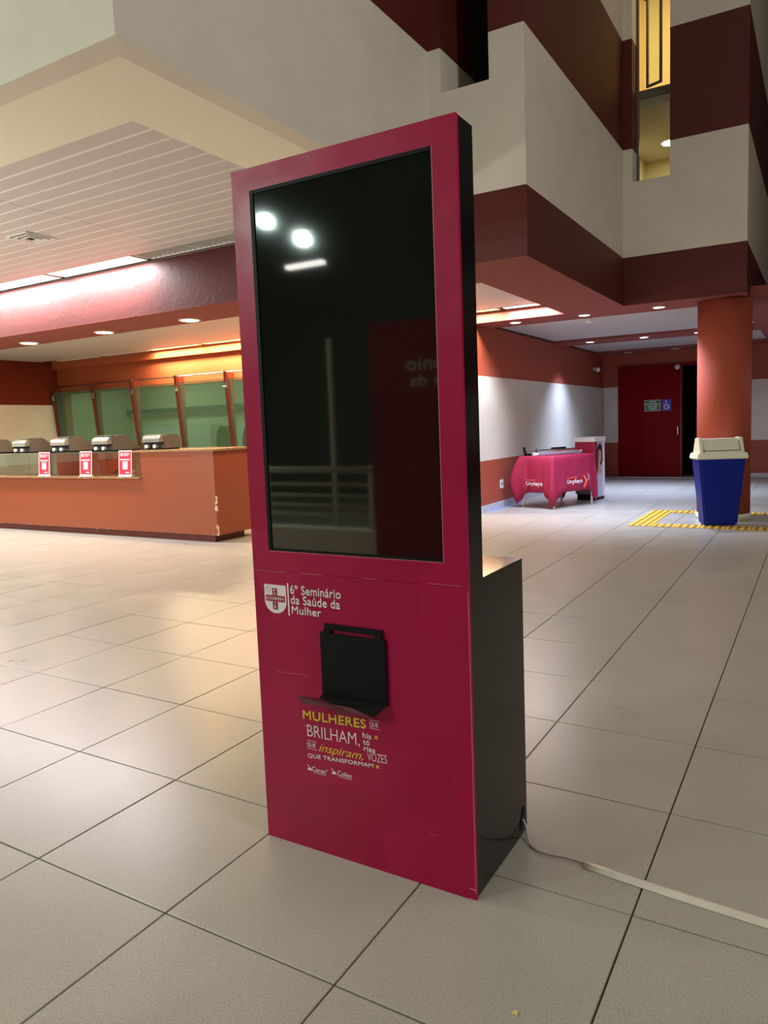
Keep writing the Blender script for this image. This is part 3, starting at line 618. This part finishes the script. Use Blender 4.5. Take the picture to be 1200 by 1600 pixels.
for i, (x0, x1) in enumerate(((-8.2, -7.05), (-6.9, -5.7), (-5.6, -4.4), (-4.3, -3.1), (-3.0, -1.8), (-1.7, -.5), (-.1, 1.10))):
    strip(x0, x1, 8.08, 2.80, .16, M['white'] if i < 2 else M['tubew'], 'louvred strip light over the green panes, '+('unlit one at the far left', 'second, unlit', 'third', 'fourth', 'fifth', 'sixth', 'seventh, right of the kiosk')[i], 'strip lights over the green panes')
strip(1.18, 1.90, 8.08, 2.80, .16, M['tube'], 'white louvred strip light in the ceiling recess right of the kiosk', 'white strip light in the recess')
# vent, detectors, sockets
t = thing('ceiling_vent', 'square white air vent in the slatted ceiling on the left', 'vent', (-1.80, 3.31, Z1))
bm = bmesh.new()
for s, z in ((.165, 0), (.115, -.004), (.065, -.008)):
    for a in ((-s, s, -s, -s+.022), (-s, s, s-.022, s), (-s, -s+.022, -s+.022, s-.022), (s-.022, s, -s+.022, s-.022)): box(bm, *a, z-.008, z+.001)
obj('grille', bm, M['white'], t); bx('duct_opening', (-.14, .14, -.14, .14, -.001, .0012), M['nightblack'], t)
bm = bmesh.new(); cyl(bm, (0, 0, 0), (0, 0, -.02), .065, 24); cyl(bm, (0, 0, -.021), (0, 0, -.05), .045, 24, .035)
tag(obj('smoke_detector', bm, M['white'], loc=(1.996, 9.25, 2.699)), 'round white smoke detector on the corridor ceiling', 'smoke detector')
t = thing('wall_sensor', 'small white round fitting high on the left corridor wall near the corner', 'wall fitting', (.69, 14.3, 2.33))  # wall sensor on a bracket, gives no light
bx('bracket', (0, .05, -.02, .02, -.02, .02), M['white'], t); bm = bmesh.new(); cyl(bm, (.05, 0, 0), (.13, -.05, -.03), .035, 16, .045); obj('head', bm, M['white'], t)
t = thing('wall_socket', 'white electrical socket low on the orange band left of the table', 'socket', (.69, 9.07, .36))
bx('plate', (.0, .01, -.06, .06, -.065, .065), M['white'], t, bev=.002); bx('outlet', (.0101, .013, -.018, .018, -.02, .02), M['nightblack'], t)
tag(bx('masking_tape', (.72, .76, 8.55, 9.9, 0.0005, .0015), M['tape']), 'blue tape strip on the floor along the left wall', 'tape')

# ================================================================= DOOR
d = struct('door_1', boxes((1.03, 2.32, 15.06, 15.10, .02, 2.33)), M['door'])
bx('door_frame', (2.32, 2.35, 15.04, 15.10, 0, 2.33), M['doorframe'], d)
bx('door_frame', (1.03, 2.66, 15.03, 15.099, 2.335, 2.37), M['door'], d)
bm = bmesh.new(); cyl(bm, (2.27, 15.06, .96), (2.27, 15.03, .96), .012, 10); box(bm, 2.262, 2.278, 15.02, 15.03, .90, 1.06); obj('door_handle', bm, M['chrome'], d)
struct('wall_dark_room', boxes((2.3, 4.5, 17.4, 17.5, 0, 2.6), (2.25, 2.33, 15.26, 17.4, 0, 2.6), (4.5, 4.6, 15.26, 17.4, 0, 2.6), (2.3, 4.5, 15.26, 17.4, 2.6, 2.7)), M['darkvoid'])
t = thing('green_door_sign', 'green rectangular sign with white lettering on the red door', 'sign', (1.59, 15.06, 1.405))
bx('plate', (0, .33, -.008, -.0005, 0, .235), M['textw'], t); bx('face', (.01, .32, -.0095, -.0081, .01, .225), M['sgreen'], t)
bm = bmesh.new()
for a, b, z in ((.10, .24, .185), (.03, .30, .135), (.07, .27, .085), (.10, .25, .04)):
    x = a
    while x < b-.012: l = random.uniform(.012, .03); box(bm, x, min(x+l, b), -.011, -.0096, z, z+.022); x += l+.007
obj('lettering', bm, M['textw'], t)
t = thing('wheelchair_sign', 'blue wheelchair access sign on the red door', 'sign', (1.955, 15.06, 1.40))
bx('plate', (0, .175, -.008, -.0005, 0, .24), M['sblue'], t)
bm = bmesh.new(); prism(bm, ellipse(.075, .20, .016, .016, 12), 'y', -.010, -.0081)
prism(bm, [(.066, .175), (.084, .175), (.084, .130), (.125, .130), (.145, .060), (.131, .056), (.114, .114), (.066, .114)], 'y', -.010, -.0081)
n = 18; P1 = [(.080+.050*math.cos(a), .085+.050*math.sin(a)) for a in [math.radians(120+250*i/n) for i in range(n+1)]]; P2 = [(.080+.038*math.cos(a), .085+.038*math.sin(a)) for a in [math.radians(120+250*i/n) for i in range(n+1)]]
for i in range(n): prism(bm, [P1[i], P1[i+1], P2[i+1], P2[i]], 'y', -.010, -.0081)
obj('wheelchair_symbol', bm, M['textw'], t)
bm = bmesh.new(); cyl(bm, (0, 0, 0), (0, -.03, 0), .05, 20); cyl(bm, (0, -.031, 0), (0, -.06, -.01), .035, 16, .02)
tag(obj('door_sensor', bm, M['white'], loc=(2.26, 15.03, 2.30)), 'round white sensor at the top corner of the red door', 'sensor')

# ================================================================= WASTE BIN
bt = thing('swing_lid_bin', 'tall deep blue waste bin with cream swing lid in front of the round column', 'bin', (3.853, 7.965, .0305), math.radians(24))
def frus(bm, w0, d0, w1, d1, z0, z1, mi=0, yo=0):
    v = [bm.verts.new(p) for p in ((-w0, -d0, z0), (w0, -d0, z0), (w0, d0, z0), (-w0, d0, z0), (-w1, -d1+yo, z1), (w1, -d1+yo, z1), (w1, d1+yo, z1), (-w1, d1+yo, z1))]
    fs = [bm.faces.new([v[i] for i in q]) for q in ((3, 2, 1, 0), (4, 5, 6, 7), (0, 1, 5, 4), (1, 2, 6, 5), (2, 3, 7, 6), (3, 0, 4, 7))]
    return fs
bm = bmesh.new(); frus(bm, .185, .11, .262, .150, 0, .79); bmesh.ops.bevel(bm, geom=bm.edges[:], offset=.018, segments=3, affect='EDGES'); obj('bin_body', bm, M['blue'], bt)
bm = bmesh.new(); frus(bm, .285, .170, .272, .162, .775, .845); bmesh.ops.bevel(bm, geom=bm.edges[:], offset=.010, segments=2, affect='EDGES'); lid = obj('lid_rim', bm, M['lid'], bt)
bm = bmesh.new(); prism(bm, [(-.145, .842), (-.070, 1.02), (.070, 1.02), (.145, .842)], 'x', -.245, -.205); prism(bm, [(-.145, .842), (-.070, 1.02), (.070, 1.02), (.145, .842)], 'x', .205, .245)
prism(bm, [(-.142, .842), (-.135, .865), (.135, .865), (.142, .842)], 'x', -.204, .204)
bmesh.ops.bevel(bm, geom=bm.edges[:], offset=.006, segments=2, affect='EDGES'); obj('lid_cheeks', bm, M['lid'], bt)
bm = bmesh.new(); prism(bm, [(-.128, .872), (-.062, 1.008), (.062, 1.008), (.128, .872)], 'x', -.198, .198)
bmesh.ops.bevel(bm, geom=bm.edges[:], offset=.008, segments=2, affect='EDGES'); obj('swing_flap', bm, M['lid'], bt)

# ================================================================= TACTILE PAVING
tp = thing('tactile_paving', 'yellow ribbed tactile paving laid in a frame around the round column', 'tactile paving', (0, 0, 0))
S = .268
def ribs():
    bm = bmesh.new(); h = S/2-.003; box(bm, -h, h, -h, h, .0003, .003, 1)  # base between the ribs is browner than the ribs
    for i in range(4):
        x = -h+.012+i*(2*h-.024)/3-.0; box(bm, x-.020+ (0.012 if i==0 else 0), x+.020-(0.012 if i==3 else 0), -h+.006, h-.006, .003, .006, 0)
    bmesh.ops.recalc_face_normals(bm, faces=bm.faces[:]); me = bpy.data.meshes.new('tactile_tile'); bm.to_mesh(me); bm.free(); me.materials.append(M['yellow']); me.materials.append(M['ybrown']); return me
rm = ribs(); pos = [(2.89+S/2, 7.60+S/2+i*S) for i in range(6)]
pos += [(2.89+S/2+i*S, 7.60+S/2) for i in range(1, 9)] + [(2.89+S/2+i*S, 7.60+S/2+5*S) for i in range(1, 9)]
for x, y in pos:
    o = bpy.data.objects.new('tactile_tile', rm); COL.objects.link(o); o.parent = tp; o.location = (x, y, 0)
bt.location.z = .0065

# ================================================================= TABLE WITH CLOTH
TH = .765; P0, P1, P2 = Vector((.96, 9.16)), Vector((1.53, 8.98)), Vector((1.90, 9.82)); P3 = P0+(P2-P1)
cx = (P0+P1+P2+P3)/4; ux = (P1-P0).normalized(); ang = math.atan2(ux.y, ux.x)
tb = thing('folding_table', 'small table with white legs hidden under the crimson cloth, by the left corridor wall', 'table', (cx.x, cx.y, 0))
bm = bmesh.new(); prism(bm, [tuple(p-cx) for p in (P0, P1, P2, P3)], 'z', TH-.03, TH-.004); obj('tabletop', bm, M['white'], tb)
for p in (P0, P1, P2, P3):
    q = (p-cx)*.93; bm = bmesh.new(); cyl(bm, (q.x, q.y, 0), (q.x, q.y, TH-.031), .016, 12); obj('leg', bm, M['white'], tb)
def drop(p, lv, cw, s, i): return .008+.020*lv+.012*lv*math.sin(s*24+i*2+lv)
MIDZ, TIPZ = .235, .03
def drape(corners, top, name, flares, n=26):
    bm = bmesh.new(); c = sum(corners, Vector((0, 0)))/4; per = []
    for i in range(4):
        a, b = corners[i], corners[(i+1) % 4]; e = (b-a).normalized(); nrm = Vector((e.y, -e.x)); L_ = (b-a).length
        for k in range(n):
            t = k/n; dist = min(t, 1-t)*L_; ci = i if t < .5 else (i+1) % 4
            cd = (corners[ci]-c).normalized(); cw = max(0, 1-dist/.15); per.append((a.lerp(b, t), nrm, cw, cd, t*L_, i, ci))
    rings = []
    for lv in [0, .02, .12, .25, .4, .55, .7, .85, 1]:
        ring = []
        for p, nrm, cw, cd, s_, i, ci in per:
            zb = MIDZ+(TIPZ-MIDZ)*cw**.9; z = top-(top-zb)*lv; fl, pk = flares[ci]
            shape = math.sin(min(1, lv/pk)*math.pi/2) if lv < pk else 1-.75*((lv-pk)/(1-pk))
            off = nrm*drop(p, lv, cw, s_, i)*(1-cw)+cd*(.012*min(1, lv*20)+cw*fl*shape)+nrm*.020*lv*math.sin(cw*10)*(cw > 0)
            q = p+off if lv > 0 else p
            ring.append(bm.verts.new((q.x-cx.x, q.y-cx.y, z if lv > 0 else top+.003)))
        rings.append(ring)
    N_ = len(per)
    for A, B in zip(rings, rings[1:]):
        for k in range(N_): bm.faces.new((A[k], A[(k+1) % N_], B[(k+1) % N_], B[k])).smooth = True
    bm.faces.new(rings[0])
    o = obj(name, bm, M['cloth'], loc=(cx.x, cx.y, 0)); md = o.modifiers.new('thick', 'SOLIDIFY'); md.thickness = .003; md.offset = 1; return o
clo = drape([P0, P1, P2, P3], TH, 'tablecloth', [(.17, .62), (.09, .97), (.05, .95), (.06, .9)])
tag(clo, 'crimson cloth with white lettering draped over the small table', 'tablecloth')
def conform(o, a, b, i, lift=.024):
    e = (b-a).normalized(); nr = Vector((e.y, -e.x))
    for v in o.data.vertices:
        s_, z = v.co.x, v.co.z; lv = (TH-z)/(TH-MIDZ); q = a+e*s_+nr*(drop(None, lv, 0, s_, i)+lift-v.co.y*4)-cx; v.co = (q.x, q.y, z)
def on_face(i, a, b, s, m, x0, x1, z0, z1, bold=.03): conform(glyphs('lettering', s, M[m], clo, x0, x1, z0, z1, 0, bold), a, b, i)
on_face(0, P0, P1, 'UNIVERSIDADE', 'orange', .14, .32, .412, .432, .02); on_face(0, P0, P1, 'Unyleya', 'textw', .14, .44, .325, .400, .035)
on_face(1, P1, P2, 'FACULDADE', 'orange', .24, .46, .430, .452, .02); on_face(1, P1, P2, 'Unyleya', 'textw', .24, .60, .335, .415, .035)
for x0, m in ((.615, 'orange'), (.70, 'lilac')):
    bm = bmesh.new(); k_ = 1 if m == 'orange' else .55; zc = .375 if m == 'orange' else .435
    f0 = [bm.verts.new((x0+u_*k_, 0, zc+w_*k_)) for u_, w_ in ((0, .085), (.03, .085), (.085, 0), (.05, 0))]; f1 = [f0[3], f0[2], bm.verts.new((x0+.03*k_, 0, zc-.10*k_)), bm.verts.new((x0, 0, zc-.10*k_))]
    bm.faces.new(f0); bm.faces.new(f1); conform(obj('emblem', bm, M[m], clo), P1, P2, 1)
# items on the table: rolled banner case and stand
zt = TH+.0075; e2 = (P2-P1).normalized(); ang2 = math.atan2(e2.y, e2.x)
t = thing('banner_case', 'long lilac-grey roll-up banner case with white end caps lying on the crimson table', 'banner case', (1.17, 9.16, zt), ang2-.10)
bm = bmesh.new(); box(bm, 0, .95, -.05, .03, 0.001, .045, bev=.012); obj('case', bm, M['alu'], t)
bm = bmesh.new(); cyl(bm, (-.012, -.075, .022), (.03, -.075, .022), .020, 14); cyl(bm, (-.012, -.03, .024), (-.001, -.03, .024), .022, 14); cyl(bm, (.951, -.01, .028), (.97, -.01, .028), .024, 14); obj('end_cap', bm, M['white'], t)
t = thing('display_stand', 'black folded display stand with upright foot lying behind the banner case', 'stand', (1.05, 9.25, zt), ang2-.05)
bm = bmesh.new(); cyl(bm, (.0, .05, .075), (.92, .02, .062), .011, 8); obj('pole', bm, M['grey'], t)
bm = bmesh.new(); cyl(bm, (.25, .07, .012), (.25, .07, .10), .010, 8); cyl(bm, (.55, .045, .085), (.85, .035, .085), .014, 8); obj('fittings', bm, M['blackmatt'], t)
bm = bmesh.new(); prism(bm, [(-.03, 0), (.02, 0), (.05, .11), (.045, .13), (.02, .13)], 'x', -.05, -.03); prism(bm, [(.0, 0), (.10, 0), (.10, .03), (.0, .03)], 'y', -.02, .02); obj('foot', bm, M['blackmatt'], t)

# ================================================================= PROMOTION BOX
pb = thing('promotion_stand', 'white-topped promotion box with a printed portrait, behind the crimson table', 'promotion stand', (1.80, 10.20, 0), math.radians(-9))
bx('plinth', (-.30, .0, .02, .38, .0, .10), M['blackmatt'], pb)
bx('body', (-.32, .0, .0, .40, .101, .93), M['magprint'], pb)
bx('lower_panel', (-.315, -.005, -.004, -.0005, .101, .20), M['grey'], pb)
bx('top', (-.335, .015, -.015, .415, .931, 1.00), M['white'], pb, bev=.006)
side = bx('poster', (.0005, .003, .0, .40, .05, .93), M['lilac'], pb)
def pp(name, pts, m, h0=.003, h1=.004): bm = bmesh.new(); prism(bm, pts, 'x', h0, h1); return obj(name, bm, M[m], side)
pp('printed_band', [(.0, .55), (.07, .55), (.12, .93), (.0, .93)], 'magprint', .0030, .0034)
pp('printed_band', [(.30, .05), (.40, .05), (.40, .93), (.33, .93)], 'textw', .0030, .0034)
pp('printed_band', [(.10, .20), (.30, .20), (.28, .05), (.12, .05)], 'lilac', .0030, .0034)
pp('printed_hair', [(.07, .40), (.06, .60), (.09, .78), (.14, .87), (.22, .90), (.28, .86), (.31, .76), (.32, .62), (.27, .56), (.14, .50), (.11, .40)], 'hair', .0035, .0040)
pp('printed_face', ellipse(.205, .70, .062, .105, 20), 'skin', .0041, .0046); pp('printed_neck', [(.15, .64), (.22, .60), (.24, .48), (.30, .42), (.10, .42), (.14, .50)], 'skin', .0041, .0045)
bm = bmesh.new()
for y in (.178, .235):
    for i in range(12):
        a = 2*math.pi*i/12; b = 2*math.pi*(i+1)/12
        prism(bm, [(y+.024*math.cos(a), .725+.018*math.sin(a)), (y+.024*math.cos(b), .725+.018*math.sin(b)), (y+.019*math.cos(b), .725+.013*math.sin(b)), (y+.019*math.cos(a), .725+.013*math.sin(a))], 'x', .0047, .0050)
box(bm, .0047, .0050, .182, .232, .650, .654)
obj('printed_glasses', bm, M['hair'], side); pp('printed_smile', [(.185, .652), (.208, .640), (.235, .652), (.225, .632), (.208, .626), (.192, .632)], 'textw', .0047, .0051)

# ================================================================= BEHIND THE CAMERA (mirrored in the dark screen)
bn = thing('roll_up_banner', 'magenta banner mirrored in the dark screen', 'banner', (1.70, -2.95, 0))
bx('banner_sheet', (0, .95, -.01, 0, .06, 2.12), M['vinyl'], bn); bx('banner_base', (0, .95, -.10, .10, 0, .06), M['alu'], bn)
for s, a, b, z0, z1 in (('ônio', .345, .68, 1.72, 1.83), ('e da', .37, .66, 1.60, 1.69)):
    o = glyphs('lettering', s, M['textw'], bn, 0, b-a, z0, z1, 0, .02); o.location = (b, .0012, 0); o.rotation_euler.z = math.pi
rl = thing('railing', 'cream tube railing mirrored in the dark screen', 'railing', (-2.2, -3.15, 0))
for z in (.93, .80, .70, .61, .53): bm = bmesh.new(); cyl(bm, (0, 0, z), (3.8, 0, z), .028 if z > .9 else .018, 10); obj('rail', bm, M['railing'], rl)
for x in (.1, 1.35, 2.6, 3.75): bx('post', (x-.02, x+.02, -.02, .02, .41, .97), M['railing'], rl)
struct('wall_parapet', boxes((-2.3, 1.66, -3.25, -3.05, 0, .41)), M['cream'])
for x, y in ((1.03, -3.35), (.15, -3.35)): tag(bx('glazing_post', (x-.018, x+.018, y-.018, y+.018, 0, 2.1), M['railing']), 'pale upright post mirrored in the screen, '+('right', 'left')[x < .5], 'post')
for i, (x, y, z) in enumerate(((-1.80, -6.0, 4.16), (-1.18, -6.0, 3.83))):
    t = thing('floodlight', 'bright floodlight mirrored in the dark screen, '+('left', 'right')[i], 'floodlight', (x, y, z)); t.rotation_euler = Vector((.55, .78, -.30)).to_track_quat('Y', 'Z').to_euler()
    bx('lamp_housing', (-.15, .15, -.10, -.03, -.12, .12), M['blackmatt'], t); bm = bmesh.new(); cyl(bm, (0, -.028, 0), (0, -.012, 0), .055, 20); obj('lens', bm, M['floodlens'], t)
    bm = bmesh.new(); cyl(bm, (0, -.07, .13), (0, -.07, 4.6 - .0), .02, 8); 
    bm.free()
for x, y, z in ((-1.16, -6, 3.48),):
    tag(bx('hanging_strip_light', (x-.3, x+.3, y-.05, y+.05, z-.02, z+.03), M['tube']), 'long thin lit strip lamp mirrored in the dark screen', 'ceiling light')
